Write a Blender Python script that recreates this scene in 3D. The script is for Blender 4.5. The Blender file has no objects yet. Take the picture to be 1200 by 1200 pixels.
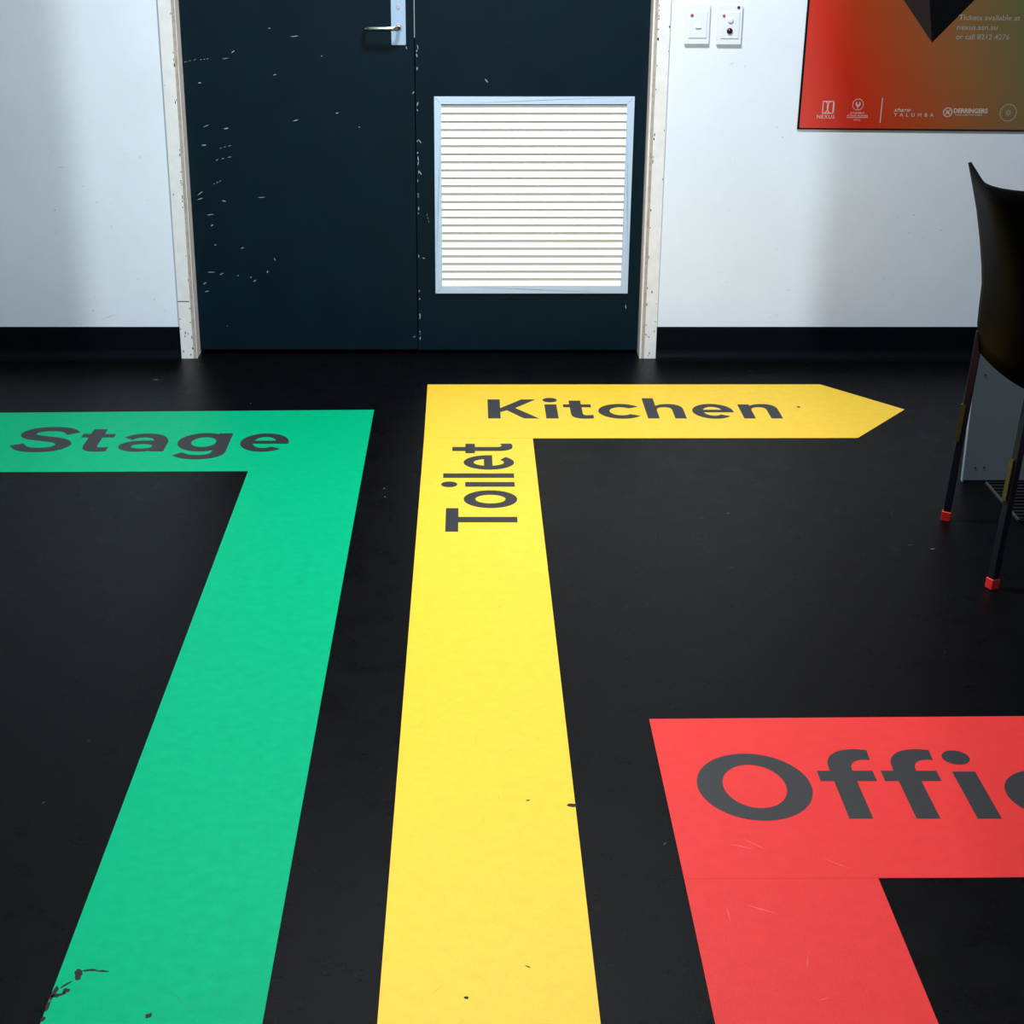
import bpy, bmesh, math, random
from mathutils import Vector, Matrix
from mathutils.geometry import tessellate_polygon

SC = bpy.context.scene
COL = SC.collection
random.seed(7)

# ------------------------------------------------------------------ camera
cam_d = bpy.data.cameras.new('camera')
cam = bpy.data.objects.new('camera', cam_d)
COL.objects.link(cam)
cam.location = (0, 0, 1.395)
cam.rotation_euler = (math.radians(90 - 21.404), 0, 0)
cam_d.sensor_width = 36
cam_d.lens = 1870 / 1200 * 36
cam_d.shift_x = 51 / 1200
cam_d.clip_start = 0.05
SC.camera = cam

# ------------------------------------------------------------------ world, lights, exposure
W = bpy.data.worlds.new('world')
SC.world = W
W.use_nodes = True
W.node_tree.nodes['Background'].inputs[0].default_value = (0.75, 0.85, 1, 1)
W.node_tree.nodes['Background'].inputs[1].default_value = 0.15


def area(name, loc, size, power, color, spread=180, target=None):
    d = bpy.data.lights.new(name, 'AREA')
    d.shape = 'DISK'
    d.size = size
    d.energy = power
    d.color = color
    d.spread = math.radians(spread)
    o = bpy.data.objects.new(name, d)
    COL.objects.link(o)
    o.location = loc
    if target:
        o.rotation_euler = (Vector(target) - Vector(loc)).to_track_quat('-Z', 'Y').to_euler()
    return o


# two ceiling downlights over the floor signs, one near the door
area('ceiling_light_door', (0.05, 3.60, 2.70), 0.40, 79, (0.92, 0.965, 1.0), 152)
area('ceiling_light_middle', (-0.30, 1.9, 2.70), 0.40, 6.5, (0.95, 0.98, 1.0), 75)
# added spotlight beyond the rear wall; the gap there shapes its beam
sd = bpy.data.lights.new('added_beam_spot', 'SPOT')
sd.energy = 1330
sd.color = (0.88, 0.95, 1.0)
sd.spot_size = math.radians(26)
sd.spot_blend = 0.3
sd.shadow_soft_size = 0.035
so = bpy.data.objects.new('added_beam_spot', sd)
COL.objects.link(so)
so.location = (-0.05, -6.0, 2.40)
so.rotation_euler = (Vector((-0.05, -2.2, 1.55)) - so.location).to_track_quat('-Z', 'Y').to_euler()

SC.view_settings.view_transform = 'Standard'
SC.view_settings.look = 'None'
SC.view_settings.exposure = 0.09
SC.view_settings.gamma = 1.0
SC.view_settings.use_curve_mapping = False

# ------------------------------------------------------------------ materials


def srgb(r, g, b):
    f = lambda c: (c / 255 / 12.92) if c / 255 <= 0.04045 else ((c / 255 + 0.055) / 1.055) ** 2.4
    return (f(r), f(g), f(b), 1)


def mat(name, col, rough=0.5, metal=0.0, spec=0.5, var=0.0, vscale=30, rvar=0.0, bump=0.0, bscale=400, coat=0.0, col2=None):
    m = bpy.data.materials.new(name)
    m.use_nodes = True
    nt = m.node_tree
    b = nt.nodes['Principled BSDF']
    b.inputs['Base Color'].default_value = col
    b.inputs['Roughness'].default_value = rough
    b.inputs['Metallic'].default_value = metal
    b.inputs['Specular IOR Level'].default_value = spec
    b.inputs['Coat Weight'].default_value = coat
    tc = nt.nodes.new('ShaderNodeTexCoord')
    if var or rvar:
        n = nt.nodes.new('ShaderNodeTexNoise')
        n.inputs['Scale'].default_value = vscale
        n.inputs['Detail'].default_value = 6
        n.inputs['Roughness'].default_value = 0.65
        nt.links.new(tc.outputs['Object'], n.inputs['Vector'])
        if var:
            mx = nt.nodes.new('ShaderNodeMix')
            mx.data_type = 'RGBA'
            lo = col2 or tuple(c * (1 - var) for c in col[:3]) + (1,)
            mx.inputs[6].default_value = lo
            mx.inputs[7].default_value = col
            rp = nt.nodes.new('ShaderNodeMapRange')
            rp.inputs[1].default_value = 0.32
            rp.inputs[2].default_value = 0.62
            nt.links.new(n.outputs['Fac'], rp.inputs[0])
            nt.links.new(rp.outputs[0], mx.inputs[0])
            nt.links.new(mx.outputs[2], b.inputs['Base Color'])
        if rvar:
            r2 = nt.nodes.new('ShaderNodeMapRange')
            r2.inputs[1].default_value = 0.3
            r2.inputs[2].default_value = 0.7
            r2.inputs[3].default_value = rough - rvar
            r2.inputs[4].default_value = rough + rvar
            nt.links.new(n.outputs['Fac'], r2.inputs[0])
            nt.links.new(r2.outputs[0], b.inputs['Roughness'])
    if bump:
        n2 = nt.nodes.new('ShaderNodeTexNoise')
        n2.inputs['Scale'].default_value = bscale
        n2.inputs['Detail'].default_value = 2
        bp = nt.nodes.new('ShaderNodeBump')
        bp.inputs['Strength'].default_value = bump
        bp.inputs['Distance'].default_value = 0.001
        nt.links.new(tc.outputs['Object'], n2.inputs['Vector'])
        nt.links.new(n2.outputs['Fac'], bp.inputs['Height'])
        nt.links.new(bp.outputs[0], b.inputs['Normal'])
    return m


M = {}
M['wall'] = mat('white_wall_paint', (0.72, 0.79, 0.88, 1), 0.6, var=0.05, vscale=3, bump=0.25, bscale=160)
M['ceiling'] = mat('ceiling_paint', (0.6, 0.62, 0.64, 1), 0.9)
M['floor'] = mat('black_vinyl_floor', (0.0024, 0.0025, 0.0034, 1), 0.30, spec=0.05, var=0.35, vscale=14, rvar=0.05, bump=0.5, bscale=900)
M['skirting'] = mat('black_vinyl_skirting', (0.002, 0.0035, 0.006, 1), 0.5, spec=0.04, var=0.3, vscale=9)
M['frame'] = mat('cream_frame_paint', (0.76, 0.765, 0.76, 1), 0.45, spec=0.3, var=0.10, vscale=25)
M['stop'] = mat('worn_cream_paint', (0.80, 0.75, 0.70, 1), 0.45, var=0.15, vscale=40)
M['groove'] = mat('brown_groove_paint', (0.42, 0.38, 0.34, 1), 0.6, var=0.3, vscale=60)  # darker and browner than the jamb face
M['door'] = mat('dark_teal_door_paint', (0.0004, 0.0090, 0.0165, 1), 0.40, spec=0.08, var=0.25, vscale=6, bump=0.35, bscale=700)
M['chip'] = mat('pale_scratch', (0.22, 0.28, 0.32, 1), 0.6)
M['darkchip'] = mat('dark_chip', (0.018, 0.015, 0.017, 1), 0.7, spec=0.2)
M['alu'] = mat('anodised_aluminium', (0.48, 0.62, 0.78, 1), 0.42, metal=0.35)
M['slat'] = mat('cream_slat_paint', (0.96, 0.93, 0.88, 1), 0.45)
M['steel'] = mat('satin_steel', (0.30, 0.42, 0.56, 1), 0.45, metal=0.5)
M['chrome'] = mat('polished_steel', (0.42, 0.41, 0.39, 1), 0.22, metal=1.0)
M['strip'] = mat('dull_edge_metal', (0.22, 0.24, 0.26, 1), 0.5)
M['plastic'] = mat('white_plastic', (0.68, 0.73, 0.79, 1), 0.4, spec=0.3)
M['redlight'] = mat('red_indicator', (0.45, 0.05, 0.06, 1), 0.3)
M['darkred'] = mat('dark_red_lens', (0.04, 0.003, 0.008, 1), 0.12)
M['black'] = mat('black_plastic', (0.010, 0.010, 0.011, 1), 0.4)
M['green'] = mat('green_vinyl', (0.0, 0.355, 0.160, 1), 0.45, spec=0.06, var=0.10, vscale=40, bump=0.5, bscale=800)
M['yellow'] = mat('yellow_vinyl', (0.80, 0.525, 0.036, 1), 0.42, spec=0.20, var=0.08, vscale=40, bump=0.4, bscale=800)
M['red'] = mat('red_vinyl', (0.69, 0.037, 0.036, 1), 0.45, spec=0.12, var=0.08, vscale=40, bump=0.5, bscale=800)
M['letter'] = mat('charcoal_lettering', (0.024, 0.025, 0.028, 1), 0.45, spec=0.25, bump=0.6, bscale=800)
M['shell'] = mat('black_moulded_shell', (0.0015, 0.0015, 0.0018, 1), 0.5, spec=0.018)
M['leg'] = mat('dark_steel_tube', (0.010, 0.014, 0.022, 1), 0.25, spec=0.35)
M['redcap'] = mat('red_rubber_cap', (0.85, 0.025, 0.02, 1), 0.4)
M['tape'] = mat('yellow_tape', (0.09, 0.075, 0.012, 1), 0.5, var=0.5, vscale=60)
M['panel'] = mat('shaded_panel_paint', (0.25, 0.31, 0.36, 1), 0.5, spec=0.2, var=0.05, vscale=8)  # shade on the white board put into a darker blue-grey colour
M['print'] = mat('pale_print', (0.50, 0.42, 0.38, 1), 0.4)
M['print2'] = mat('grey_print', (0.27, 0.27, 0.24, 1), 0.4)
M['gem1'] = mat('brown_black_print', (0.022, 0.012, 0.011, 1), 0.35)
M['gem2'] = mat('black_print', (0.002, 0.002, 0.003, 1), 0.35, spec=0.15)


def poster_material():
    m = bpy.data.materials.new('poster_gradient_and_sheen')
    m.use_nodes = True
    nt = m.node_tree
    b = nt.nodes['Principled BSDF']
    b.inputs['Roughness'].default_value = 0.25
    tc = nt.nodes.new('ShaderNodeTexCoord')
    sp = nt.nodes.new('ShaderNodeSeparateXYZ')
    nt.links.new(tc.outputs['Object'], sp.inputs[0])
    mz = nt.nodes.new('ShaderNodeMath')
    mz.operation = 'MULTIPLY'
    mz.inputs[1].default_value = 0.42
    nt.links.new(sp.outputs['Z'], mz.inputs[0])
    ad = nt.nodes.new('ShaderNodeMath')
    ad.operation = 'ADD'
    nt.links.new(sp.outputs['X'], ad.inputs[0])
    nt.links.new(mz.outputs[0], ad.inputs[1])
    cr = nt.nodes.new('ShaderNodeValToRGB')
    e = cr.color_ramp.elements
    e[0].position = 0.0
    e[0].color = (0.58, 0.055, 0.040, 1)  # left end paler: gloss sheen painted into the printed red
    e[1].position = 1.0
    e[1].color = (0.03, 0.11, 0.05, 1)
    for p, c in ((0.20, (0.50, 0.020, 0.006, 1)), (0.36, (0.36, 0.050, 0.010, 1)), (0.58, (0.22, 0.095, 0.025, 1)), (0.82, (0.09, 0.11, 0.036, 1))):
        q = e.new(p)
        q.color = c
    nt.links.new(ad.outputs[0], cr.inputs[0])
    nt.links.new(cr.outputs[0], b.inputs['Base Color'])
    return m


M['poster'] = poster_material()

# ------------------------------------------------------------------ mesh helpers


def link(name, me, m, parent=None):
    o = bpy.data.objects.new(name, me)
    COL.objects.link(o)
    if m and not me.materials:
        me.materials.append(M[m] if isinstance(m, str) else m)
    if parent is not None:
        o.parent = parent
    return o


def finish(bm, name, m, parent=None, smooth=False, bevel=0.0, seg=2):
    if bevel:
        bmesh.ops.bevel(bm, geom=list(bm.edges), offset=bevel, segments=seg, affect='EDGES', profile=0.5)
    bmesh.ops.recalc_face_normals(bm, faces=bm.faces)
    me = bpy.data.meshes.new(name)
    bm.to_mesh(me)
    bm.free()
    for p in me.polygons:
        p.use_smooth = smooth
    return link(name, me, m, parent)


def add_box(bm, x0, x1, y0, y1, z0, z1):
    v = [bm.verts.new((x, y, z)) for x in (x0, x1) for y in (y0, y1) for z in (z0, z1)]
    for f in ((0, 1, 3, 2), (4, 6, 7, 5), (0, 4, 5, 1), (2, 3, 7, 6), (0, 2, 6, 4), (1, 5, 7, 3)):
        bm.faces.new([v[i] for i in f])
    return v


def box(name, x0, x1, y0, y1, z0, z1, m, parent=None, bevel=0.0):
    bm = bmesh.new()
    add_box(bm, x0, x1, y0, y1, z0, z1)
    return finish(bm, name, m, parent, bevel=bevel)


def add_tube(bm, pts, r, n=10, square=False, cap=True):
    pts = [Vector(p) for p in pts]
    rings = []
    up = Vector((0, 0, 1))
    for i, p in enumerate(pts):
        a = pts[max(i - 1, 0)]
        c = pts[min(i + 1, len(pts) - 1)]
        t = (c - a).normalized()
        u = t.cross(up)
        if u.length < 1e-3:
            u = Vector((1, 0, 0))
        u.normalize()
        w = t.cross(u).normalized()
        k = 4 if square else n
        off = math.pi / 4 if square else 0
        rr = r * (math.sqrt(2) if square else 1)
        rings.append([bm.verts.new(p + rr * (math.cos(2 * math.pi * j / k + off) * u + math.sin(2 * math.pi * j / k + off) * w)) for j in range(k)])
    for A, B in zip(rings, rings[1:]):
        k = len(A)
        for j in range(k):
            bm.faces.new((A[j], A[(j + 1) % k], B[(j + 1) % k], B[j]))
    if cap:
        bm.faces.new(rings[0][::-1])
        bm.faces.new(rings[-1])


def add_plate(bm, loops, fn, t):
    """filled outline (first loop, later loops are holes) in 2D, lifted to 3D with fn(u, v, h); h runs 0..t"""
    flat = [p for l in loops for p in l]
    tris = tessellate_polygon([[Vector((p[0], p[1], 0)) for p in l] for l in loops])
    top = [bm.verts.new(fn(p[0], p[1], t)) for p in flat]
    bot = [bm.verts.new(fn(p[0], p[1], 0)) for p in flat]
    for a, b, c in tris:
        try:
            bm.faces.new((top[a], top[b], top[c]))
        except ValueError:
            pass
    k = 0
    for l in loops:
        n = len(l)
        for i in range(n):
            a, b = k + i, k + (i + 1) % n
            try:
                bm.faces.new((top[a], top[b], bot[b], bot[a]))
            except ValueError:
                pass
        k += n


def plate(name, comps, fn, t, m, parent=None):
    bm = bmesh.new()
    for k, loops in enumerate(comps):
        add_plate(bm, loops, fn, t * (1 + .12 * k))
    # keep each plate's outward side consistent
    me = bpy.data.meshes.new(name)
    bmesh.ops.recalc_face_normals(bm, faces=bm.faces)
    bm.to_mesh(me)
    bm.free()
    return link(name, me, m, parent)


def ell(cx, cy, rx, ry, a0=0, a1=360, n=40, close=True):
    full = abs(a1 - a0) >= 360
    k = n if full else n + 1
    return [(cx + rx * math.cos(math.radians(a0 + (a1 - a0) * i / n)), cy + ry * math.sin(math.radians(a0 + (a1 - a0) * i / n))) for i in range(k)]


def ring(cx, cy, ro, ri, n=40):
    return [ell(cx, cy, ro, ro, n=n), ell(cx, cy, ri, ri, n=n)]


def rect(x0, x1, y0, y1):
    return [(x0, y0), (x1, y0), (x1, y1), (x0, y1)]


def bez(p0, p1, p2, p3, n=10):
    r = []
    for i in range(n + 1):
        t = i / n
        s = 1 - t
        r.append(tuple(s ** 3 * p0[k] + 3 * s * s * t * p1[k] + 3 * s * t * t * p2[k] + t ** 3 * p3[k] for k in (0, 1)))
    return r


def stroke(pts, w, sub=8):
    """outline of a Catmull-Rom centre line with half widths w (one per point or a number)"""
    P = [Vector((p[0], p[1])) for p in pts]
    ws = w if isinstance(w, (list, tuple)) else [w] * len(P)
    Q = [2 * P[0] - P[1]] + P + [2 * P[-1] - P[-2]]
    cs, hw = [], []
    for i in range(1, len(Q) - 2):
        for j in range(sub + (1 if i == len(Q) - 3 else 0)):
            t = j / sub
            a, b, c, d = Q[i - 1:i + 3]
            cs.append(0.5 * ((2 * b) + (c - a) * t + (2 * a - 5 * b + 4 * c - d) * t * t + (3 * b - a - 3 * c + d) * t ** 3))
            hw.append(ws[i - 1] * (1 - t) + ws[min(i, len(ws) - 1)] * t)
    L, R = [], []
    for i, c in enumerate(cs):
        t = (cs[min(i + 1, len(cs) - 1)] - cs[max(i - 1, 0)]).normalized()
        n = Vector((-t.y, t.x))
        L.append(tuple(c + n * hw[i]))
        R.append(tuple(c - n * hw[i]))
    return L + R[::-1]


def empty(name, loc=(0, 0, 0)):
    o = bpy.data.objects.new(name, None)
    COL.objects.link(o)
    o.location = loc
    o.empty_display_size = 0.1
    return o


def tag(o, label, cat, group=None):
    o['label'] = label
    o['category'] = cat
    if group:
        o['group'] = group
    return o


def struct(o):
    o['kind'] = 'structure'
    return o


# ------------------------------------------------------------------ the room
YW = 4.900          # face of the back wall
YF = 4.892          # face of the door frame
YD = 4.955          # face of the door leaves
XL, XR, YB, ZC = -2.4, 2.4, -2.2, 2.75

struct(box('floor', XL - .1, XR + .1, YB - .1, 5.12, -0.1, 0, 'floor'))
struct(box('ceiling', XL - .1, XR + .1, YB - .1, 5.12, ZC, ZC + 0.1, 'ceiling'))
bm = bmesh.new()
add_box(bm, XL - .1, -0.866, YW, 5.02, 0, ZC)
add_box(bm, 0.553, XR + .1, YW, 5.02, 0, ZC)
add_box(bm, -0.866, 0.553, YW, 5.02, 2.08, ZC)
struct(finish(bm, 'wall_back', 'wall'))
struct(box('wall_left', XL - .1, XL, YB, YW, 0, ZC, 'wall'))
struct(box('wall_right', XR, XR + .1, YB, YW, 0, ZC, 'wall'))
bm = bmesh.new()
add_box(bm, XL - .1, -0.45, YB - .1, YB, 0, ZC)
add_box(bm, 0.345, XR + .1, YB - .1, YB, 0, ZC)
add_box(bm, -0.45, 0.345, YB - .1, YB, 2.05, ZC)  # opening added and sized to give the spotlight beam its side edges
struct(finish(bm, 'wall_rear', 'wall'))
struct(box('wall_leak_blocker', -1.0, 0.7, 5.06, 5.11, 0, ZC, 'black'))  # added black sheet close behind the doors, blocks light leaking through


# coved vinyl skirting
def skirting(name, x0, x1):
    prof = [(YW, 0.101), (YW - .003, 0.1025), (YW - .0055, 0.100), (YW - .0055, 0.030)]
    for i in range(1, 9):
        a = math.pi / 2 * i / 8
        prof.append((YW - .0055 - .026 * (1 - math.cos(a)), 0.030 - 0.0275 * math.sin(a)))
    prof += [(YW - .036, 0.0012), (YW - .036, 0.0), (YW, 0.0)]
    bm = bmesh.new()
    A = [bm.verts.new((x0, y, z)) for y, z in prof]
    B = [bm.verts.new((x1, y, z)) for y, z in prof]
    n = len(prof)
    for i in range(n):
        bm.faces.new((A[i], A[(i + 1) % n], B[(i + 1) % n], B[i]))
    bm.faces.new(A[::-1])
    bm.faces.new(B)
    return struct(finish(bm, name, 'skirting'))


skirting('baseboard_left', XL, -0.910)
skirting('baseboard_right', 0.594, XR)

# ------------------------------------------------------------------ door frame
trim = struct(empty('trim_1', (0, YF, 0)))


def T(o):
    o.parent = trim
    o.matrix_parent_inverse = Matrix.Translation((0, -YF, 0))
    return o


ZH = 2.05
for s, (fo, fi, gi, si) in ((0, (-0.910, -0.872, -0.8625, -0.8600)), (1, (0.5935, 0.5570, 0.5480, 0.5420))):
    a, b = sorted((fo, fi))
    T(box('jamb_face', a, b, YF, 5.02, 0, ZH + .06, 'frame', bevel=0.0006))
    a, b = sorted((fi, gi))
    T(box('jamb_groove', a, b, YF + .0025, 5.02, 0, ZH + .03, 'groove'))
    a, b = sorted((gi, si))
    T(box('jamb_stop', a, b, YF + .001, 5.00, 0, ZH, 'stop', bevel=0.0005))
T(box('frame_head', -0.872, 0.557, YF, 5.02, ZH, ZH + .06, 'frame', bevel=0.0015))


def flecks(name, pts, m, parent, y, rnd, inv):
    bm = bmesh.new()
    for (x, z) in pts:
        w = rnd.uniform(0.0010, 0.0022)
        h = rnd.uniform(0.0015, 0.0055)
        lp = [(x + w * math.cos(a) * rnd.uniform(.6, 1.2), z + h * math.sin(a) * rnd.uniform(.6, 1.2)) for a in [i * math.pi / 4 for i in range(8)]]
        add_plate(bm, [lp], lambda u, v, h_: (u, y - h_, v), 0.0004)
    o = finish(bm, name, m, parent)
    o['kind'] = 'stuff'
    if inv:
        o.matrix_parent_inverse = inv
    return o


R1 = random.Random(3)
jl = [(-0.8737, 1.0477), (-0.8737, 0.917), (-0.8724, 0.8999), (-0.8770, 0.7936), (-0.8757, 0.5603), (-0.8743, 0.5482), (-0.875, 0.554), (-0.8746, 0.4981), (-0.8751, 0.4798), (-0.9054, 0.8432), (-0.9019, 0.5189), (-0.9068, 0.1286), (-0.9076, 0.0955), (-0.8746, 0.1176), (-0.8745, 0.3292)]
jr = [(0.5593, 1.0572), (0.5591, 1.0405), (0.5591, 1.0333), (0.5915, 1.0116), (0.5596, 0.9754), (0.5591, 0.8999), (0.5592, 0.8309), (0.5917, 0.9414), (0.5896, 0.7109), (0.5606, 0.6982), (0.5596, 0.6856), (0.5909, 0.5655), (0.5894, 0.1779), (0.5879, 0.1203), (0.5598, 0.1093), (0.5596, 0.0789), (0.5731, 0.2161)]
jl += [(-0.873 - R1.uniform(0, .001), R1.uniform(0, 1.08)) for _ in range(14)] + [(R1.uniform(-0.907, -0.876), R1.uniform(0.005, 0.09)) for _ in range(6)]
jr += [(0.5580 + R1.uniform(0, .001), R1.uniform(0, 1.08)) for _ in range(12)] + [(R1.uniform(0.562, 0.59), R1.uniform(0.005, 0.09)) for _ in range(5)]
flecks('paint_chips', jl, 'darkchip', trim, YF, R1, Matrix.Translation((0, -YF, 0)))
flecks('paint_chips', jr, 'darkchip', trim, YF, R1, Matrix.Translation((0, -YF, 0)))
T(box('frame_joint', -0.9095, -0.8745, YF - .0005, YF + .003, 0.1845, 0.1868, 'darkchip'))

# ------------------------------------------------------------------ double door
XS = -0.1612        # meeting line
d1 = struct(empty('door_1', (-0.8475, YD, 0)))
d2 = struct(empty('door_2', (0.5346, YD, 0)))


def P(o, parent):
    o.parent = parent
    o.matrix_parent_inverse = Matrix.Translation(-parent.location)
    return o


P(box('door_leaf', -0.8575, XS - .0013, YD, YD + .04, 0.012, 2.045, 'door', bevel=0.0012), d1)

# right leaf with an opening for the louvre
hx0, hx1, hz0, hz1 = -0.090, 0.489, 0.212, 0.792
bm = bmesh.new()
xs = [XS + .0013, hx0, hx1, 0.5395]
zs = [0.012, hz0, hz1, 2.045]
g = {}
for yi, y in enumerate((YD, YD + .04)):
    for i, x in enumerate(xs):
        for j, z in enumerate(zs):
            g[yi, i, j] = bm.verts.new((x, y, z))
for yi in (0, 1):
    for i in range(3):
        for j in range(3):
            if (i, j) != (1, 1):
                bm.faces.new((g[yi, i, j], g[yi, i + 1, j], g[yi, i + 1, j + 1], g[yi, i, j + 1]))
for k in range(3):
    for (a, b) in (((k, 0), (k + 1, 0)), ((k, 3), (k + 1, 3)), ((0, k), (0, k + 1)), ((3, k), (3, k + 1))):
        bm.faces.new((g[0, a[0], a[1]], g[0, b[0], b[1]], g[1, b[0], b[1]], g[1, a[0], a[1]]))
for (a, b) in (((1, 1), (2, 1)), ((2, 1), (2, 2)), ((2, 2), (1, 2)), ((1, 2), (1, 1))):
    bm.faces.new((g[0, a[0], a[1]], g[0, b[0], b[1]], g[1, b[0], b[1]], g[1, a[0], a[1]]))
P(finish(bm, 'door_leaf', 'door'), d2)

# aluminium louvre: mitred frame, 23 slats
vent = P(empty('louvre_vent', (0.2, YD, 0.5)), d2)
vent.matrix_parent_inverse = Matrix.Translation(-d2.location)
ox0, ox1, oz0, oz1 = -0.1043, 0.5031, 0.1968, 0.8036
ix0, ix1, iz0, iz1 = -0.0825, 0.4805, 0.2218, 0.7810
yf = YD - 0.006


def V(o):
    o.parent = vent
    o.matrix_parent_inverse = Matrix.Translation((-0.2, -YD, -0.5))
    return o


for quad in (((ox0, oz1), (ox1, oz1), (ix1, iz1), (ix0, iz1)), ((ox0, oz0), (ox1, oz0), (ix1, iz0), (ix0, iz0)),
             ((ox0, oz0), (ox0, oz1), (ix0, iz1), (ix0, iz0)), ((ox1, oz0), (ox1, oz1), (ix1, iz1), (ix1, iz0))):
    bm = bmesh.new()
    add_plate(bm, [list(quad)], lambda u, v, h: (u, YD + .004 - h, v), 0.010)
    V(finish(bm, 'vent_frame', 'alu', bevel=0.0006, seg=1))
pitch = (iz1 - iz0) / 23.0
slat_me = None
for k in range(23):
    zt = iz1 - k * pitch - 0.0040
    zb = zt - pitch * 0.87
    if slat_me is None:
        bm = bmesh.new()
        h = zt - zb
        prof = [(0.0, 0.0004), (0.0, -0.0006), (0.0012, -0.0010), (0.0072, h - 0.0008), (0.0072, h), (0.0060, h)]
        A = [bm.verts.new((ix0 - .004, y, z)) for y, z in prof]
        B = [bm.verts.new((ix1 + .004, y, z)) for y, z in prof]
        for i in range(6):
            bm.faces.new((A[i], A[(i + 1) % 6], B[(i + 1) % 6], B[i]))
        bm.faces.new(A[::-1])
        bm.faces.new(B)
        o = finish(bm, 'slat', 'slat')
        slat_me = o.data
    else:
        o = link('slat', slat_me, None)
    V(o)
    o.location = (0, YD - 0.002, zb)
V(box('vent_backing', ix0 - .004, ix1 + .004, YD + .008, YD + .012, iz0 - .008, iz1 + .008, 'black'))

# lever handle on the left leaf
hp = P(empty('door_handle', (-0.2086, YD, 1.0)), d1)


def Hn(o):
    o.parent = hp
    o.matrix_parent_inverse = Matrix.Translation((0.2086, -YD, -1.0))
    return o


bm = bmesh.new()
lp = []
for cx_, cz_, a0 in ((-0.1910, 0.957, -90), (-0.1910, 1.181, 0), (-0.2262, 1.181, 90), (-0.2262, 0.957, 180)):
    lp += ell(cx_, cz_, 0.0042, 0.0042, a0, a0 + 90, 5)
add_plate(bm, [lp], lambda u, v, h: (u, YD - h, v), 0.003)
Hn(finish(bm, 'handle_plate', 'steel', bevel=0.0006, seg=1))
bm = bmesh.new()
pts = [(-0.2075, YD - .002, 1.0045), (-0.2075, YD - .030, 1.0045)]
pts += [(-0.2075 - .016 * (1 - math.cos(a)), YD - .030 - .016 * math.sin(a), 1.0045) for a in [i * math.pi / 10 for i in range(1, 6)]]
pts += [(-0.2925, YD - .046, 1.0045)]
pts += [(-0.2925 - .014 * math.sin(a), YD - .046 + .014 * (1 - math.cos(a)), 1.0045) for a in [i * math.pi / 10 for i in range(1, 6)]]
pts += [(-0.3065, YD - .014, 1.0045)]
add_tube(bm, pts, 0.0062, 14)
Hn(finish(bm, 'lever', 'chrome', smooth=True))
bm = bmesh.new()
add_plate(bm, ring(-0.2075, 1.0045, 0.0098, 0.0066, 28), lambda u, v, h: (u, YD - .003 - h, v), 0.004)
Hn(finish(bm, 'lever_collar', 'chrome'))
bm = bmesh.new()
add_plate(bm, [ell(-0.2085, 1.0620, 0.0062, 0.0062, n=24)], lambda u, v, h: (u, YD - .003 - h, v), 0.002)
Hn(finish(bm, 'lock_cylinder', 'chrome'))
bm = bmesh.new()
add_plate(bm, [ell(-0.2085, 1.0625, 0.0028, 0.0028, n=16)], lambda u, v, h: (u, YD - .005 - h, v), 0.0008)
Hn(finish(bm, 'screw', 'steel'))
bm = bmesh.new()
add_plate(bm, [ell(-0.2085, 1.072, 0.0092, 0.0092, 200, -20, 16) + ell(-0.2085, 1.100, 0.0092, 0.0092, 0, 180, 16),
               ell(-0.2085, 1.072, 0.0078, 0.0078, 200, -20, 16) + ell(-0.2085, 1.100, 0.0078, 0.0078, 0, 180, 16)] if False else
          [ell(-0.2085, 1.085, 0.0092, 0.0230, n=32), ell(-0.2085, 1.085, 0.0076, 0.0214, n=32)], lambda u, v, h: (u, YD - .003 - h, v), 0.0008)
Hn(finish(bm, 'key_escutcheon', 'chrome'))
P(box('edge_strip', XS - .0014, XS + .0012, YD - .0005, YD + .004, 0.975, 2.04, 'strip'), d1)

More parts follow.
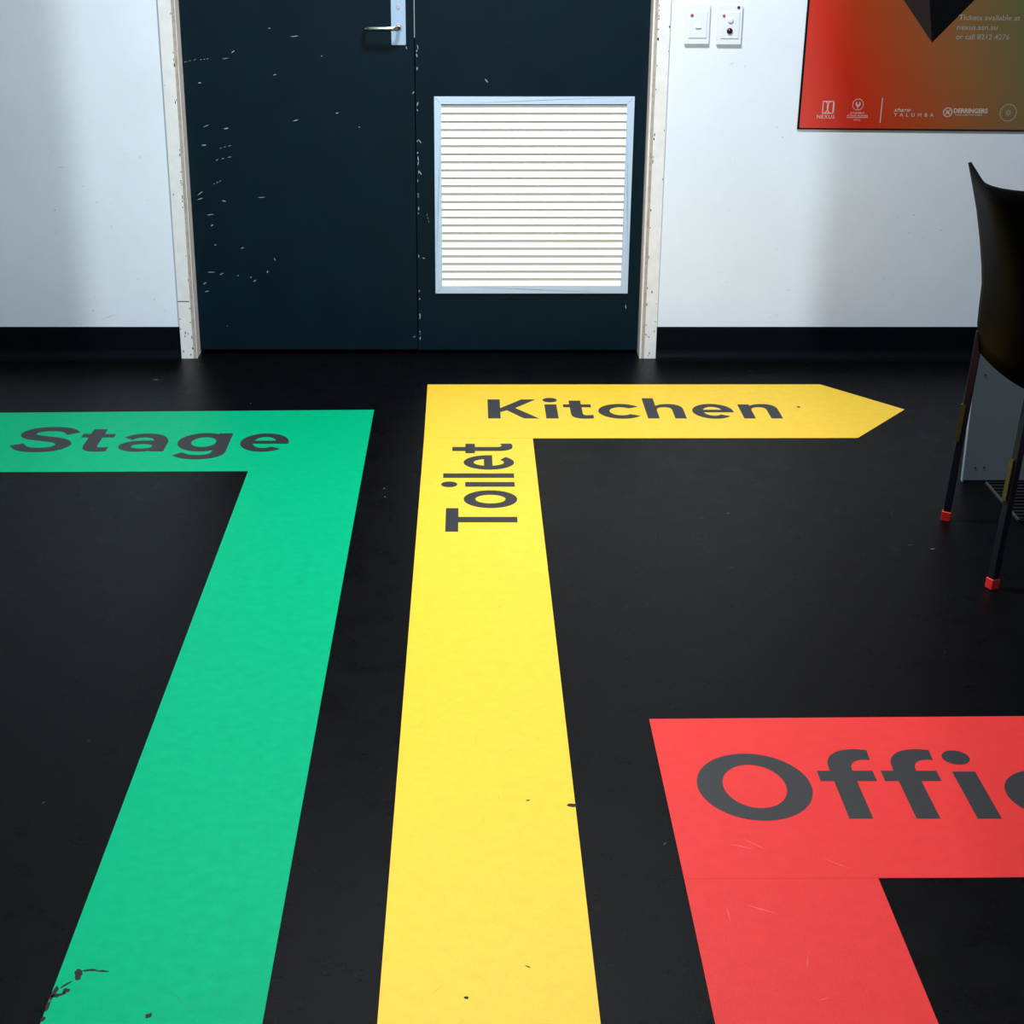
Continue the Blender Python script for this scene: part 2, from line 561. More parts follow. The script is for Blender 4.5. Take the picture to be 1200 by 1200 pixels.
# paint scratches on the leaves
SCR_L = [(-0.856, 0.9034, -0.8118, 0.9133), (-0.8069, 0.9108, -0.7759, 0.9145), (-0.7401, 0.9133, -0.7195, 0.9158), (-0.711, 0.9306, -0.7004, 0.938), (-0.5886, 0.8661, -0.5782, 0.8686), (-0.8161, 0.8436, -0.8058, 0.8436), (-0.5349, 0.7301, -0.5166, 0.7352), (-0.8087, 0.7123, -0.79, 0.7199), (-0.7465, 0.7072, -0.7308, 0.7097), (-0.4044, 0.753, -0.3939, 0.7555), (-0.8172, 0.6585, -0.8015, 0.6585), (-0.7629, 0.6482, -0.7232, 0.6585), (-0.7781, 0.612, -0.7224, 0.6249), (-0.7876, 0.5391, -0.7605, 0.5522), (-0.5326, 0.9774, -0.5071, 0.9798), (-0.3354, 0.7123, -0.3302, 0.7123), (-0.4428, 0.9207, -0.4376, 0.9232), (-0.5978, 1.0018, -0.5901, 1.0018), (-0.8397, 0.505, -0.8204, 0.5181), (-0.8405, 0.4918, -0.8217, 0.4971), (-0.764, 0.4891, -0.751, 0.4865), (-0.6526, 0.4984, -0.6287, 0.4997), (-0.8143, 0.4442, -0.7903, 0.4468), (-0.8031, 0.4096, -0.7948, 0.4149), (-0.7959, 0.3506, -0.7879, 0.3506), (-0.7137, 0.3398, -0.7028, 0.3425), (-0.8224, 0.2639, -0.7983, 0.2639), (-0.7853, 0.2557, -0.7715, 0.2612), (-0.7289, 0.253, -0.7236, 0.253), (-0.6889, 0.2475, -0.6835, 0.2475), (-0.6788, 0.2338, -0.6704, 0.2393), (-0.8382, 0.2256, -0.8271, 0.2311), (-0.8343, 0.2009, -0.8206, 0.2037), (-0.6344, 0.2612, -0.6314, 0.2693), (-0.7702, 0.09, -0.7675, 0.09), (-0.6107, 0.3101, -0.6059, 0.2992), (-0.1864, 0.9503, -0.1853, 0.9405), (-0.1698, 0.811, -0.1639, 0.8186), (-0.1774, 0.0535, -0.1691, 0.0563)]
SCR_R = [(-0.1532, 0.9553, -0.1508, 0.9405), (-0.1538, 0.6764, -0.1435, 0.6636), (-0.1523, 0.5808, -0.1446, 0.5678), (-0.1299, 0.4495, -0.1223, 0.4176), (-0.1446, 0.3101, -0.1366, 0.3074), (0.0489, 0.8561, 0.0592, 0.8436), (0.4983, 0.1595, 0.5001, 0.1457), (-0.1554, 0.062, -0.1527, 0.0648)]
R2 = random.Random(11)
SCR_R += [(XS + .004 + R2.uniform(0, .004), z, XS + .0045 + R2.uniform(0, .004), z + R2.uniform(.004, .016)) for z in [R2.uniform(.03, .95) for _ in range(22)]]


def scratches(lines, parent):
    bm = bmesh.new()
    for a, b, c, d in lines:
        L = math.hypot(c - a, d - b)
        w = (0.0010 + R2.uniform(0, 0.0007)) * (1.25 if L < .02 else 0.8)
        if L > .03:   # long faint scratch broken into dashes
            n = 3
            segs = [(a + (c - a) * (i + .05) / n, b + (d - b) * (i + .05) / n, a + (c - a) * (i + R2.uniform(.5, .85)) / n, b + (d - b) * (i + .7) / n) for i in range(n)]
            w *= .8
        else:
            segs = [(a, b, c, d)]
        for (p, q, r, s) in segs:
            l2 = math.hypot(r - p, s - q)
            ux, uz = (r - p) / l2, (s - q) / l2
            nx, nz = -uz, ux
            lp = [(p, q), (p + ux * l2 * .3 - nx * w, q + uz * l2 * .3 - nz * w), (p + ux * l2 * .8 - nx * w * .7, q + uz * l2 * .8 - nz * w * .7), (r, s),
                  (p + ux * l2 * .7 + nx * w, q + uz * l2 * .7 + nz * w), (p + ux * l2 * .2 + nx * w * .6, q + uz * l2 * .2 + nz * w * .6)]
            add_plate(bm, [lp], lambda u, v, h: (u, YD - h, v), 0.0003)
    o = finish(bm, 'paint_scratches', 'chip')
    o['kind'] = 'stuff'
    return P(o, parent)


scratches(SCR_L, d1)
scratches(SCR_R, d2)

# ------------------------------------------------------------------ floor signs
TH = 0.0008


def up0(u, v, h):
    return (u, v, h)


# glyph outlines, cap height = 1
def glyph_o(cx, cy, rx, ry, ix, iy):
    return [[ell(cx, cy, rx, ry, n=56), ell(cx, cy, ix, iy, n=56)]]


def glyph(ch):
    if ch == 'O':
        return [[ell(.475, .5, .475, .53, n=64), ell(.477, .5, .262, .345, n=64)]]
    if ch == 'o':
        return [[ell(.357, .365, .357, .385, n=56), ell(.357, .365, .175, .217, n=56)]]
    if ch == 'i':
        return [[rect(0, .195, 0, .73)], [ell(.0975, .965, .117, .119, n=32)]]
    if ch == 'l':
        return [[rect(0, .19, 0, 1.06)]]
    if ch == 'T':
        return [[[(0, 1), (0, .822), (.345, .822), (.345, 0), (.548, 0), (.548, .822), (.885, .822), (.885, 1)]]]
    if ch == 'K':
        return [[[(0, 0), (.2, 0), (.2, .325), (.305, .425), (.569, 0), (.805, 0), (.442, .54), (.785, 1), (.555, 1), (.2, .53), (.2, 1), (0, 1)]]]
    if ch == 'f':
        o = [(0, 0), (.192, 0), (.192, .578), (.36, .578), (.36, .744), (.192, .744)]
        o += bez((.192, .76), (.192, .88), (.26, .955), (.38, .922), 8)
        o += [(.39, 1.088)]
        o += bez((.39, 1.088), (.2, 1.15), (0, 1.06), (0, .80), 12)[1:]
        o += [(0, .744), (-.112, .744), (-.112, .578), (0, .578)]
        return [[o]]
    if ch == 't':
        o = [(0, .935), (0, .73), (-.105, .73), (-.105, .58), (0, .58)]
        o += bez((0, .24), (0, .06), (.08, -.015), (.22, -.012), 10)
        o += [(.30, -.008), (.352, .012), (.352, .182)]
        o += bez((.30, .168), (.22, .145), (.19, .175), (.19, .25), 8)
        o += [(.19, .58), (.345, .58), (.345, .73), (.19, .73), (.19, .935)]
        return [[o]]
    if ch == 'c':
        o = ell(.365, .37, .365, .386, 38, 322, 44)
        o += ell(.365, .37, .185, .215, 316, 44, 36)
        return [[o]]
    if ch in 'hn':
        top = 1.065 if ch == 'h' else .73
        o = [(0, 0), (0, top), (.183, top), (.183, .655)]
        o += bez((.183, .655), (.25, .73), (.32, .755), (.40, .752), 8)[1:]
        o += bez((.40, .752), (.55, .745), (.612, .63), (.612, .46), 10)[1:]
        o += [(.612, 0), (.43, 0)]
        o += bez((.43, .42), (.43, .54), (.385, .585), (.315, .585), 8)
        o += bez((.315, .585), (.235, .585), (.183, .53), (.183, .41), 8)[1:]
        o += [(.183, 0)]
        return [[o]]
    if ch == 'e':
        cx, cy, rx, ry, ix, iy = .328, .37, .328, .386, .158, .232
        a = math.degrees(math.asin((.315 - cy) / ry))
        o = ell(cx, cy, rx, ry, a, 318, 50)
        b = math.degrees(math.asin((.315 - cy) / iy))
        o += ell(cx, cy, ix, iy, 312, 180 - b, 26)
        h0 = math.degrees(math.asin((.445 - cy) / iy))
        return [[o, ell(cx, cy, ix, iy, h0, 180 - h0, 20)]]
    if ch == 'S':
        return [[stroke([(.745, .745), (.63, .895), (.43, .945), (.22, .895), (.125, .745), (.20, .605), (.41, .525), (.62, .435), (.705, .28), (.61, .115), (.40, .055), (.19, .115), (.075, .28)],
                        [.095, .092, .09, .095, .105, .105, .10, .105, .105, .095, .09, .092, .095], 6)]]
    if ch == 'a':
        return [[stroke([(.075, .53), (.17, .63), (.32, .665), (.47, .60), (.545, .42), (.548, .2), (.548, 0)], [.082, .082, .085, .09, .093, .093, .093], 6)],
                [[(u, v) for u, v in ell(.285, .215, .285, .228, n=40)], ell(.315, .21, .145, .095, n=32)],
                [rect(.36, .50, .305, .44)] if False else [[(.285, .443), (.285, .31), (.50, .31), (.50, .455), (.40, .45)]]]
    if ch == 'g':
        return [[ell(.345, .385, .345, .385, n=48), ell(.355, .385, .170, .205, n=40)],
                [rect(.520, .705, .0, .755)],
                [stroke([(.612, .02), (.595, -.10), (.50, -.20), (.34, -.232), (.19, -.20), (.07, -.10)], [.0925, .092, .085, .082, .082, .085], 6)]]
    return []


def lettering(parent, text, org, s, z, rot=False):
    """text = list of (character, offset along the line in cap heights)"""
    for ch, off in text:
        if rot:
            fn = lambda u, v, h, o=off: (org[0] - v * s, org[1] + (u + o) * s, z + h)
        else:
            fn = lambda u, v, h, o=off: (org[0] + (u + o) * s, org[1] + v * s, z + h)
        o = plate('letter', glyph(ch), fn, 0.0004, 'letter')
        P(o, parent)


def decal(loc, m, label, arm, stem):
    r = empty('floor_arrow', loc)
    tag(r, label, 'floor sign', 'vinyl arrows on the floor')
    P(plate('arm_panel', [[arm]], up0, TH, m), r)
    P(plate('stem_panel', [[stem]], up0, TH, m), r)
    return r


G = decal((-0.42, 3.0, 0), 'green', 'green vinyl floor arrow with the word Stage',
          [(-0.2700, 4.359), (-1.45, 4.328), (-1.66, 4.08), (-1.45, 3.834), (-0.2705, 3.8475)],
          [(-0.2705, 3.8470), (-0.5645, 3.8450), (-0.5640, 0.75), (-0.2720, 0.75)])
lettering(G, [('S', 0), ('t', 0.985), ('a', 1.466), ('g', 2.24), ('e', 3.095)], (-1.2270, 3.9965), 0.198, TH)
Yl = decal((0.03, 3.0, 0), 'yellow', 'yellow vinyl floor arrow with the words Kitchen and Toilet',
           [(-0.1230, 4.608), (1.058, 4.609), (1.249, 4.362), (1.058, 4.109), (-0.1205, 4.1045)],
           [(-0.1205, 4.1040), (-0.1200, 0.75), (0.1740, 0.75), (0.1745, 4.1040)])
lettering(Yl, [('K', 0), ('i', .921), ('t', 1.325), ('c', 1.771), ('h', 2.532), ('e', 3.279), ('n', 4.053)], (0.0553, 4.2785), 0.178, TH)
lettering(Yl, [('T', 0), ('o', .889), ('i', 1.755), ('l', 2.133), ('e', 2.49), ('t', 3.345)], (0.1158, 3.4312), 0.170, TH, True)
Rd = decal((0.47, 2.0, 0), 'red', 'red vinyl floor arrow with the word Office',
           [(0.3250, 2.537), (1.36, 2.553), (1.57, 2.30), (1.36, 2.048), (0.3255, 2.0405)],
           [(0.3255, 2.0400), (0.3235, 0.75), (0.6190, 0.75), (0.6190, 2.0420)])
lettering(Rd, [('O', 0), ('f', 1.155), ('f', 1.695), ('i', 2.185), ('c', 2.535), ('e', 3.30)], (0.3810, 2.2070), 0.200, TH)

# torn spots where the dark floor shows through, fine nicks
R3 = random.Random(5)


def tears(parent, blobs):
    bm = bmesh.new()
    for (x, y, a, b, ang) in blobs:
        lp = []
        for i in range(12):
            t = 2 * math.pi * i / 12
            r = R3.uniform(.65, 1.15)
            u, v = a * r * math.cos(t), b * r * math.sin(t)
            lp.append((x + u * math.cos(ang) - v * math.sin(ang), y + u * math.sin(ang) + v * math.cos(ang)))
        add_plate(bm, [lp], lambda u, v, h: (u, v, TH + h), 0.00015)
    o = finish(bm, 'torn_spots', 'darkchip')
    o['kind'] = 'stuff'
    P(o, parent)


tears(G, [(-0.537, 1.812, .006, .012, .2), (-0.523, 1.822, .012, .003, .05), (-0.505, 1.820, .010, .0025, -.05), (-0.549, 1.790, .012, .002, .9),
          (-0.5610, 1.772, .004, .018, -.15), (-0.556, 1.768, .012, .004, .4), (-0.546, 1.778, .005, .006, 0), (-0.5625, 1.744, .003, .012, 0), (-0.5625, 1.72, .003, .006, 0),
          (-0.424, 1.727, .006, .0045, .8)])
tears(Yl, [(0.1700, 2.247, .009, .006, .1), (0.0975, 2.262, .004, .002, 0.5), (-0.003, 1.763, .0035, .003, 0), (0.082, 1.830, .005, .0012, -.6), (0.95, 4.385, .006, .006, 0)])

# ------------------------------------------------------------------ light switches
YS = YW


def switch(label, x0, x1, z0, z1):
    r = empty('light_switch', ((x0 + x1) / 2, YS, z0))
    tag(r, label, 'switch')
    bm = bmesh.new()
    add_box(bm, x0, x1, YS - .0095, YS, z0, z1)
    P(finish(bm, 'base_plate', 'plastic', bevel=0.002), r)
    bm = bmesh.new()
    add_box(bm, x0 + .011, x1 - .008, YS - .0118, YS - .009, z0 + .018, z1 - .019)
    P(finish(bm, 'cover_plate', 'plastic', bevel=0.0012), r)
    return r


def disc(name, x, z, rad, y, t, m, parent, dome=0.0):
    bm = bmesh.new()
    n = 24
    prev = [bm.verts.new((x + rad * math.cos(2 * math.pi * i / n), y, z + rad * math.sin(2 * math.pi * i / n))) for i in range(n)]
    for k in range(0, 5):
        a = math.pi / 2 * k / 5
        rr = rad * (math.cos(a) if dome else 1 - .03 * k)
        yy = y - t - (dome * math.sin(a))
        cur = [bm.verts.new((x + rr * math.cos(2 * math.pi * i / n), yy, z + rr * math.sin(2 * math.pi * i / n))) for i in range(n)]
        for i in range(n):
            bm.faces.new((prev[i], prev[(i + 1) % n], cur[(i + 1) % n], cur[i]))
        prev = cur
    bm.faces.new(prev)
    return P(finish(bm, name, m, smooth=bool(dome)), parent)


s1 = switch('plain white switch plate with one rocker and a red indicator beside the door frame', 0.637, 0.7095, 0.961, 1.073)
disc('indicator_light', 0.6555, 1.0435, 0.0046, YS - .0118, .0012, 'redlight', s1, .002)
bm = bmesh.new()
vs = add_box(bm, 0.6665, 0.6835, YS - .016, YS - .011, 1.0075, 1.0245)
for v in vs:
    if v.co.z > 1.02 and v.co.y < YS - .012:
        v.co.y = YS - .0125
P(finish(bm, 'rocker', 'plastic', bevel=0.001), s1)
s2 = switch('white switch plate with a dark red round lens nearer the poster', 0.7315, 0.8045, 0.9595, 1.0715)
disc('indicator_light', 0.7495, 1.0423, 0.0042, YS - .0118, .0012, 'redlight', s2, .002)
disc('push_button', 0.7695, 1.0300, 0.0085, YS - .0118, .003, 'plastic', s2, .002)
disc('red_lens', 0.7685, 0.9992, 0.0088, YS - .0118, .002, 'darkred', s2, .005)
disc('screw_cap', 0.7915, 1.0650, 0.0042, YS - .010, .001, 'black', s2, .001)

# ------------------------------------------------------------------ poster
YP = 4.896
KP = 4.896 / 4.875       # print coordinates were taken 15 mm in front of this plane
po = empty('framed_poster', (0.9853 * KP, YP, 1.395 - (1.395 - 0.7170) * KP))
tag(po, 'red to green gradient poster in a thin black frame on the white wall', 'poster')
po.rotation_euler = (0, math.radians(0.55), 0)
pw, ph = 0.92, 1.18


def PP(o):
    o.parent = po
    return o


PX, PZ = 0.9853 * KP, 1.395 - (1.395 - 0.7170) * KP


def loc(x, z):
    """wall coordinates to poster-local ones (the poster hangs 0.55 degrees off level)"""
    a = math.radians(0.55)
    dx, dz = x * KP - PX, 1.395 - (1.395 - z) * KP - PZ
    return (dx * math.cos(a) - dz * math.sin(a), dx * math.sin(a) + dz * math.cos(a))


PP(box('backing_board', 0.001, pw - .001, 0.001, YW - YP - .0005, 0.001, ph - .001, 'black'))
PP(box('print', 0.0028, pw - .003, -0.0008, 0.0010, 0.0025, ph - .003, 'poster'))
for a in ((0, .0060, 0, ph), (pw - .006, pw, 0, ph), (.0060, pw - .006, 0, .0045), (.0060, pw - .006, ph - .005, ph)):
    PP(box('frame_edge', a[0], a[1], -0.0015, 0.0035, a[2], a[3], 'gem2'))
fy = lambda u, v, h: (u, -0.0008 - h, v)
tip, tl, tr, rd = loc(1.3633, .9672), loc(1.2685, 1.087), loc(1.4749, 1.087), loc(1.3431, 1.087)
ext = lambda a, b, k: (a[0] + (b[0] - a[0]) * k, a[1] + (b[1] - a[1]) * k)
PP(plate('dark_facet', [[[tip, ext(tip, rd, 2.2), ext(tip, tl, 2.2)]]], fy, 0.0002, 'gem1'))
PP(plate('dark_facet', [[[tip, ext(tip, tr, 2.2), ext(tip, rd, 2.2)]]], fy, 0.0002, 'gem2'))


def text(body, p0, width, cap, m, bold=0.0, shear=0.0, spacing=1.0):
    cu = bpy.data.curves.new('printed_text', 'FONT')
    cu.body = body
    cu.size = 1
    cu.offset = bold
    cu.shear = shear
    cu.space_character = spacing
    cu.resolution_u = 3
    to = bpy.data.objects.new('tmp_text', cu)
    COL.objects.link(to)
    dg = bpy.context.evaluated_depsgraph_get()
    me = bpy.data.meshes.new_from_object(to.evaluated_get(dg))
    bpy.data.objects.remove(to)
    bpy.data.curves.remove(cu)
    xs_ = [v.co.x for v in me.vertices]
    sx = width / (max(xs_) - min(xs_))
    sy = cap / 0.69
    x0 = min(xs_)
    for v in me.vertices:
        v.co = Vector((p0[0] + (v.co.x - x0) * sx, -0.0011, p0[1] + v.co.y * sy))
    me.name = 'printed_text'
    me.materials.clear()
    return PP(link('printed_text', me, m))


text('Tickets available at', loc(1.4345, 1.0315), 0.181, 0.0145, 'print2', .012)
text('nexus.asn.au', loc(1.4320, 1.0045), 0.120, 0.0145, 'print2', .012)
text('or call 8212 4276', loc(1.4320, 0.9775), 0.158, 0.0145, 'print2', .012)
# logo row
bx = lambda x0, x1, z0, z1: [loc(x0, z0), loc(x1, z0), loc(x1, z1), loc(x0, z1)]
PP(plate('book_logo', [[bx(1.0565, 1.0895, .7630, .8000), bx(1.0590, 1.0868, .7655, .7975)],
                       [stroke([loc(1.0645, .7985), loc(1.0715, .7925), loc(1.0735, .7825), loc(1.0700, .7710), loc(1.0635, .7645)], .0013, 4)],
                       [stroke([loc(1.0800, .7985), loc(1.0735, .7925), loc(1.0705, .7820), loc(1.0735, .7710), loc(1.0800, .7645)], .0013, 4)],
                       [[loc(1.0895, .7660), loc(1.0915, .7690), loc(1.0915, .7960), loc(1.0895, .7970)]]], fy, .0002, 'print'))
text('NEXUS', loc(1.0420, .7490), 0.053, 0.0105, 'print', .004, 0, 1.15)
gc = loc(1.1619, .7895)
PP(plate('round_badge', [ring(gc[0], gc[1], .0168, .0152), [stroke([(gc[0] - .008, gc[1] + .003), (gc[0] - .003, gc[1] - .002), (gc[0], gc[1] - .006), (gc[0] + .003, gc[1] - .002), (gc[0] + .008, gc[1] + .003)], [.0004, .0028, .002, .0028, .0004], 4)],
                         [stroke([(gc[0] - .003, gc[1] + .008), (gc[0] - .0055, gc[1] + .003), (gc[0] - .002, gc[1] - .002)], [.0004, .002, .001], 4)],
                         [stroke([(gc[0] + .003, gc[1] + .008), (gc[0] + .0055, gc[1] + .003), (gc[0] + .002, gc[1] - .002)], [.0004, .002, .001], 4)],
                         [stroke([(gc[0], gc[1] - .004), (gc[0] + .0003, gc[1] - .010), (gc[0], gc[1] - .015)], [.001, .0007, .0005], 4)]], fy, .0002, 'print'))
text('GOVERNMENT', loc(1.1405, .7625), 0.043, 0.0055, 'print', .006)
text('of South Australia', loc(1.1310, .7555), 0.063, 0.0055, 'print', .012)
PP(plate('rule', [[bx(1.1308, 1.1945, .7508, .7524)]], fy, .0002, 'print'))
text('ARTS SA', loc(1.1520, .7425), 0.021, 0.0042, 'print', .004)
PP(plate('divider', [[[loc(1.2310, .7360), loc(1.2335, .7360), loc(1.2345, .8090), loc(1.2320, .8090)]]], fy, .0002, 'print'))
text('share', loc(1.2700, .7690), 0.050, 0.0115, 'print', .008, .35)
text('YALUMBA', loc(1.2710, .7550), 0.120, 0.0105, 'print', .006, 0, 1.9)
dc = loc(1.4316, .7671)
PP(plate('round_badge', [ring(dc[0], dc[1], .0140, .0112),
                         [stroke([(dc[0] - .007, dc[1] + .007), (dc[0], dc[1]), (dc[0] + .007, dc[1] - .007)], .0013, 3)],
                         [stroke([(dc[0] - .007, dc[1] - .007), (dc[0], dc[1]), (dc[0] + .007, dc[1] + .007)], .0013, 3)],
                         [ell(dc[0], dc[1], .0045, .0045, n=16)]], fy, .0002, 'print'))
text('DERRINGERS', loc(1.4490, .7658), 0.102, 0.0125, 'print', .035)
text('YOUR CREATIVE TOOLS', loc(1.4540, .7572), 0.082, 0.0050, 'print', .006)
ec = loc(1.6128, .7658)
PP(plate('round_badge', [ring(ec[0], ec[1], .0258, .0232, 48)] +
         [[stroke([(ec[0] + .003 * math.cos(a), ec[1] + .003 * math.sin(a)), (ec[0] + .008 * math.cos(a + .2), ec[1] + .008 * math.sin(a + .2)), (ec[0] + .012 * math.cos(a), ec[1] + .012 * math.sin(a))], [.0012, .0009, .0003], 3)] for a in [i * math.pi / 4 for i in range(8)]] +
         [[ell(ec[0] + .0185 * math.cos(a), ec[1] + .0185 * math.sin(a), .0011, .0011, n=8)] for a in [i * math.pi / 7 for i in range(-1, 9)]], fy, .0002, 'print2'))

# ------------------------------------------------------------------ chair
ch = empty('stacking_chair', (1.36, 3.31, 0))
tag(ch, 'black moulded chair on dark steel legs with red foot caps', 'chair')
CX = 1.36
# left wing edge of the shell: (x, y, z) from top to seat, and the rear line y for each level
EDGE = [(1.156, 3.505, .420), (1.150, 3.492, .460), (1.142, 3.480, .486), (1.137, 3.466, .525), (1.132, 3.451, .582), (1.122, 3.437, .627), (1.107, 3.423, .687), (1.088, 3.409, .754), (1.068, 3.394, .810), (1.050, 3.380, .857)]
REAR = [3.165, 3.150, 3.140, 3.132, 3.128, 3.127, 3.128, 3.131, 3.135, 3.140]
def plan(ex, ey, ez, yr):
    """one level of the shell seen from above: wing, rounded corner, rear"""
    t = max(0.0, (ez - .43) / .43)
    n = .85 - .52 * t ** .8            # tub-like at the seat, squarer towards the top
    half = []
    ks = [(.7071 ** n * i / 12, 0) for i in range(13)] + [(.7071 ** n * (11 - i) / 12, 1) for i in range(12)]
    for k, side in ks:
        o = max(0.0, 1 - k ** (2 / n)) ** (n / 2)
        w, u = (k, o) if side == 0 else (o, k)
        half.append((CX - (CX - ex + .010 * t * min(1, w * 1.5)) * u, ey - (ey - yr) * w, ez - .022 * t * t * min(1.0, w * 2.0) - .040 * w * max(0.0, 1 - t * 7)))
    return half + [(2 * CX - x, y, z) for x, y, z in half[-2::-1]]


bm = bmesh.new()
rows = [[bm.verts.new(p) for p in plan(ex, ey, ez, yr)] for (ex, ey, ez), yr in zip(EDGE, REAR)]
for A, B in zip(rows, rows[1:]):
    for i in range(len(A) - 1):
        bm.faces.new((A[i], A[i + 1], B[i + 1], B[i]))
bmesh.ops.recalc_face_normals(bm, faces=bm.faces)
sh = P(finish(bm, 'backrest_shell', 'shell', smooth=True), ch)
so_ = sh.modifiers.new('thickness', 'SOLIDIFY')
so_.thickness = 0.007
so_.offset = 0

# seat pan: dished, closing the shell at its lower rim
bm = bmesh.new()
grid = []
for j in range(13):
    row = []
    for i in range(15):
        u, v = -1 + 2 * i / 14, j / 12
        y = 3.172 + v * (3.585 - 3.172)
        hw = .186 - .05 * (1 - v) ** 4 - .03 * v ** 6
        row.append(bm.verts.new((CX + u * hw, y, .440 - .022 * (1 - u * u) * math.sin(math.pi * min(1, v * 1.05)) - .02 * v ** 5)))
    grid.append(row)
for j in range(12):
    for i in range(14):
        bm.faces.new((grid[j][i], grid[j][i + 1], grid[j + 1][i + 1], grid[j + 1][i]))
st = P(finish(bm, 'seat', 'shell', smooth=True), ch)
q = st.modifiers.new('thickness', 'SOLIDIFY')
q.thickness = 0.010
for sx in (-1, 1):
    for nm, foot, top in (('front', (1.1290, 3.509), (1.1545, 3.498, .462)), ('rear', (1.1170, 3.114), (1.1500, 3.130, .430))):
        fx = CX + sx * (CX - foot[0])
        tx = CX + sx * (CX - top[0])
        bm = bmesh.new()
        a, b = Vector((fx, foot[1], 0.004)), Vector((tx, top[1], top[2]))
        path = [a, b]
        if nm == 'rear':   # the rear legs bend in under the seat
            path = [a, a.lerp(b, .82), b, Vector((CX + sx * .155, 3.185, .438)), Vector((CX + sx * .09, 3.26, .428))]
        add_tube(bm, path, 0.0085, square=True)
        lg = P(finish(bm, 'leg', 'leg', bevel=0.0018, seg=2), ch)
        bm = bmesh.new()
        d = (b - a).normalized()
        add_tube(bm, [a - d * .004, a + d * .019], 0.0105, square=True)
        c = finish(bm, 'foot_cap', 'redcap', bevel=0.001, seg=1)
        c['label'] = 'red square foot cap'
        c.parent = lg
        bm = bmesh.new()
        of = Vector((sx * .0080, -.0010, 0))
        add_tube(bm, [a + d * .195 + of, a + d * .285 + of], 0.0055, square=True)
        c = finish(bm, 'tape', 'tape')
        c['label'] = 'strip of worn yellow tape'
        c.parent = lg
    tx = CX + sx * (CX - 1.205)
    bm = bmesh.new()
    add_tube(bm, [(tx, 3.49, .428), (tx, 3.40, .424), (tx, 3.28, .424), (tx, 3.20, .428)], 0.008, square=True)
    P(finish(bm, 'seat_rail', 'leg'), ch)

# ------------------------------------------------------------------ white panel behind the chair and the floor grate
pn = empty('standing_panel', (1.64, 3.778, 0))
tag(pn, 'low plain white board standing on the floor behind the black chair', 'panel')
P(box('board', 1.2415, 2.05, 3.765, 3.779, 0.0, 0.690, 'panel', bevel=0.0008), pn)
P(box('gap_shadow_strip', 1.245, 2.046, 3.7635, 3.7652, 0.0, 0.006, 'black'), pn)  # black strip drawn for the shadowed gap under the board
for x, z in ((1.2705, .0385), (1.2925, .0395), (1.268, .28)):
    bm = bmesh.new()
    add_plate(bm, [ell(x, z, .0022, .0022, n=10)], lambda u, v, h: (u, 3.765 - h, v), .0006)
    P(finish(bm, 'nail_head', 'darkchip'), pn)

M['gslat'] = mat('blackened_steel', (0.008, 0.008, 0.009, 1), 0.5, spec=0.2)
M['gedge'] = mat('worn_blackened_steel', (0.05, 0.05, 0.055, 1), 0.5, spec=0.2)
gr = empty('floor_grate', (1.5, 3.62, 0))
tag(gr, 'black slotted metal grate in the floor under the chair', 'grate')
P(box('grate_frame', 1.296, 1.300, 3.495, 3.752, 0.0, 0.006, 'gedge'), gr)
P(box('grate_frame', 1.300, 1.760, 3.492, 3.498, 0.0, 0.005, 'gslat'), gr)
P(box('grate_frame', 1.300, 1.760, 3.748, 3.754, 0.0, 0.005, 'gslat'), gr)
P(box('grate_frame', 1.760, 1.764, 3.495, 3.752, 0.0, 0.005, 'gslat'), gr)
me0 = None
for k in range(11):
    if me0 is None:
        o = box('slat', 0, .460, 0, .010, 0.0, 0.005, 'gslat', bevel=0.001)
        me0 = o.data
    else:
        o = link('slat', me0, None)
    o.parent = gr
    o.location = (1.300 - 1.5, 3.506 + k * .022 - 3.62, 0)

# ------------------------------------------------------------------ scuffs and nicks
R4 = random.Random(21)


def ticks(name, n_or_list, fn, m, owner):
    bm = bmesh.new()
    for (u, v, L, a, w) in n_or_list:
        c, d = math.cos(a) * L / 2, math.sin(a) * L / 2
        n1, n2 = -math.sin(a) * w / 2, math.cos(a) * w / 2
        add_plate(bm, [[(u - c, v - d), (u + n1, v + n2), (u + c, v + d), (u - n1, v - n2)]], fn, .0003)
    o = finish(bm, name, m)
    o['kind'] = 'stuff'
    o.parent = owner
    return o


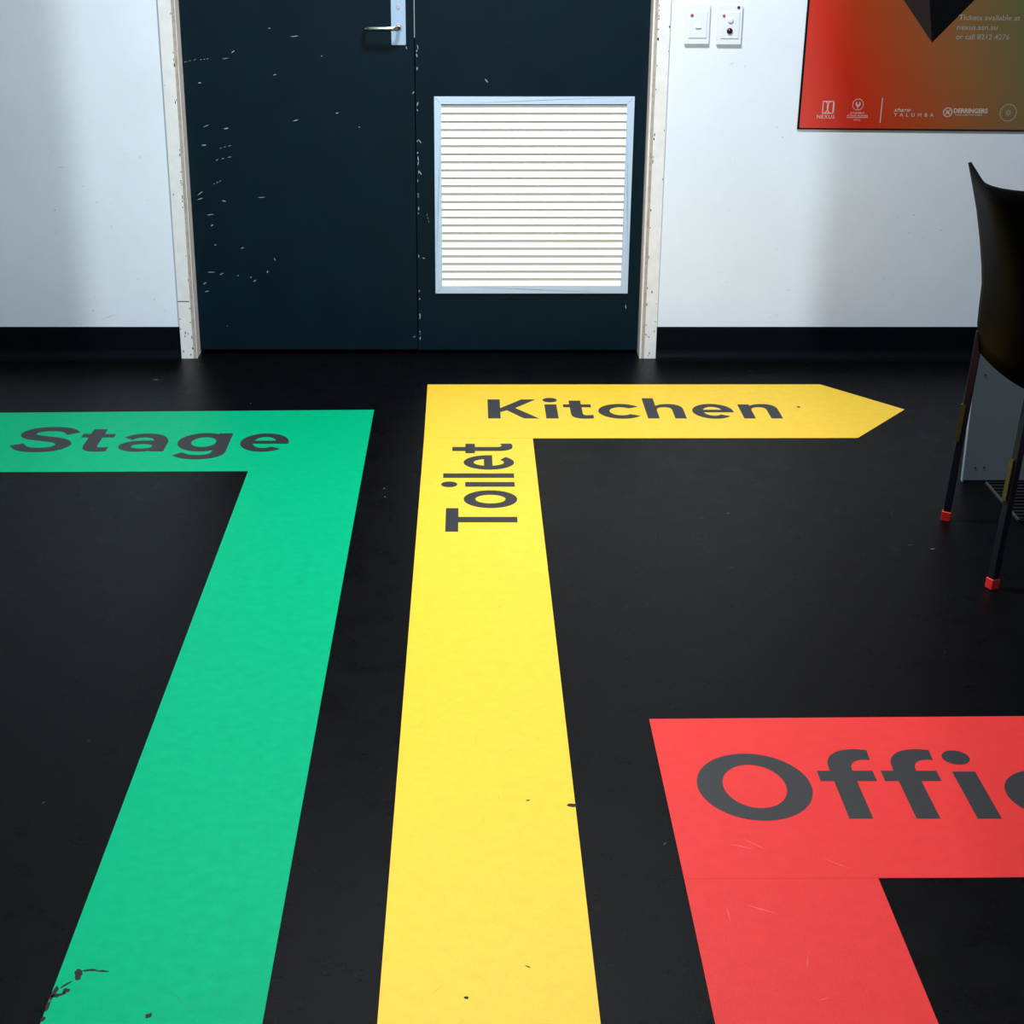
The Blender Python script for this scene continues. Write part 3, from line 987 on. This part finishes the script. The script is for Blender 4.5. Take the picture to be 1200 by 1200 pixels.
M['scuff'] = mat('grey_scuff', (0.10, 0.10, 0.11, 1), .6)
M['wallmark'] = mat('pencil_grey_mark', (0.30, 0.31, 0.33, 1), .7)
fl_o, wl_o = bpy.data.objects['floor'], bpy.data.objects['wall_back']
spots = [(-.21, 3.72, .008, 1.2, .004), (-.205, 3.66, .006, .9, .004), (1.05, 3.33, .016, .3, .005), (-.95, 4.66, .02, .1, .006), (.62, 3.55, .01, .4, .003)]
spots += [(R4.uniform(-1.2, 1.1), R4.uniform(1.75, 4.8), R4.uniform(.004, .016), R4.uniform(0, 3.1), R4.uniform(.001, .002)) for _ in range(46)]
signs = lambda x, y: (-.57 < x < -.26) or (-.13 < x < .18) or (x > .31 and 2.03 < y < 2.56) or (.31 < x < .63 and y < 2.56) or (x < -.26 and 3.82 < y < 4.37) or (x > -.13 and 4.09 < y < 4.62)
ticks('scuff_marks', [s_ for s_ in spots if not signs(s_[0], s_[1])], lambda u, v, h: (u, v, h), 'scuff', fl_o)
marks = [(.783, .905, .018, .35, .0016), (.822, .897, .004, .2, .002), (.948, .69, .004, 0, .004), (.93, .72, .004, 1, .003), (1.37, .455, .004, 0, .004), (1.36, .40, .003, 0, .003), (1.405, .385, .004, 0, .003), (-1.18, .155, .008, 1.5, .002), (-1.10, .42, .006, 1.2, .002), (-.985, .19, .010, 1.5, .002), (-1.27, .47, .005, 0, .004), (-1.24, .60, .02, .1, .0015), (-1.13, .135, .06, .3, .0012), (1.0, .22, .02, 0, .0012)]
marks += [(R4.choice((R4.uniform(-1.3, -.95), R4.uniform(.65, 1.5))), R4.uniform(.12, .68), R4.uniform(.002, .007), R4.uniform(0, 3), R4.uniform(.001, .002)) for _ in range(30)]
ticks('wall_marks', marks, lambda u, v, h: (u, YW - h, v), 'wallmark', wl_o)

# hairline scratches in the vinyl
M['yscratch'] = mat('dirty_yellow_scratch', (0.52, 0.34, 0.02, 1), .6)
M['gscratch'] = mat('dirty_green_scratch', (0.0, 0.22, 0.09, 1), .6)
M['rscratch'] = mat('pale_red_scratch', (0.80, 0.16, 0.15, 1), .6)


def hairlines(owner, m, x0, x1, y0, y1, n, seed):
    R5 = random.Random(seed)
    L = [(R5.uniform(x0, x1), R5.uniform(y0, y1), R5.uniform(.01, .055), R5.uniform(0, 3.1), R5.uniform(.0006, .0014)) for _ in range(n)]
    o = ticks('vinyl_scratches', L, lambda u, v, h: (u, v, TH + h * .3), m, None)
    P(o, owner)


hairlines(Yl, 'yscratch', -.09, .145, 1.6, 3.3, 44, 1)
hairlines(G, 'gscratch', -.53, -.30, 1.6, 3.7, 26, 2)
hairlines(Rd, 'rscratch', .36, .58, 1.6, 2.18, 9, 4)
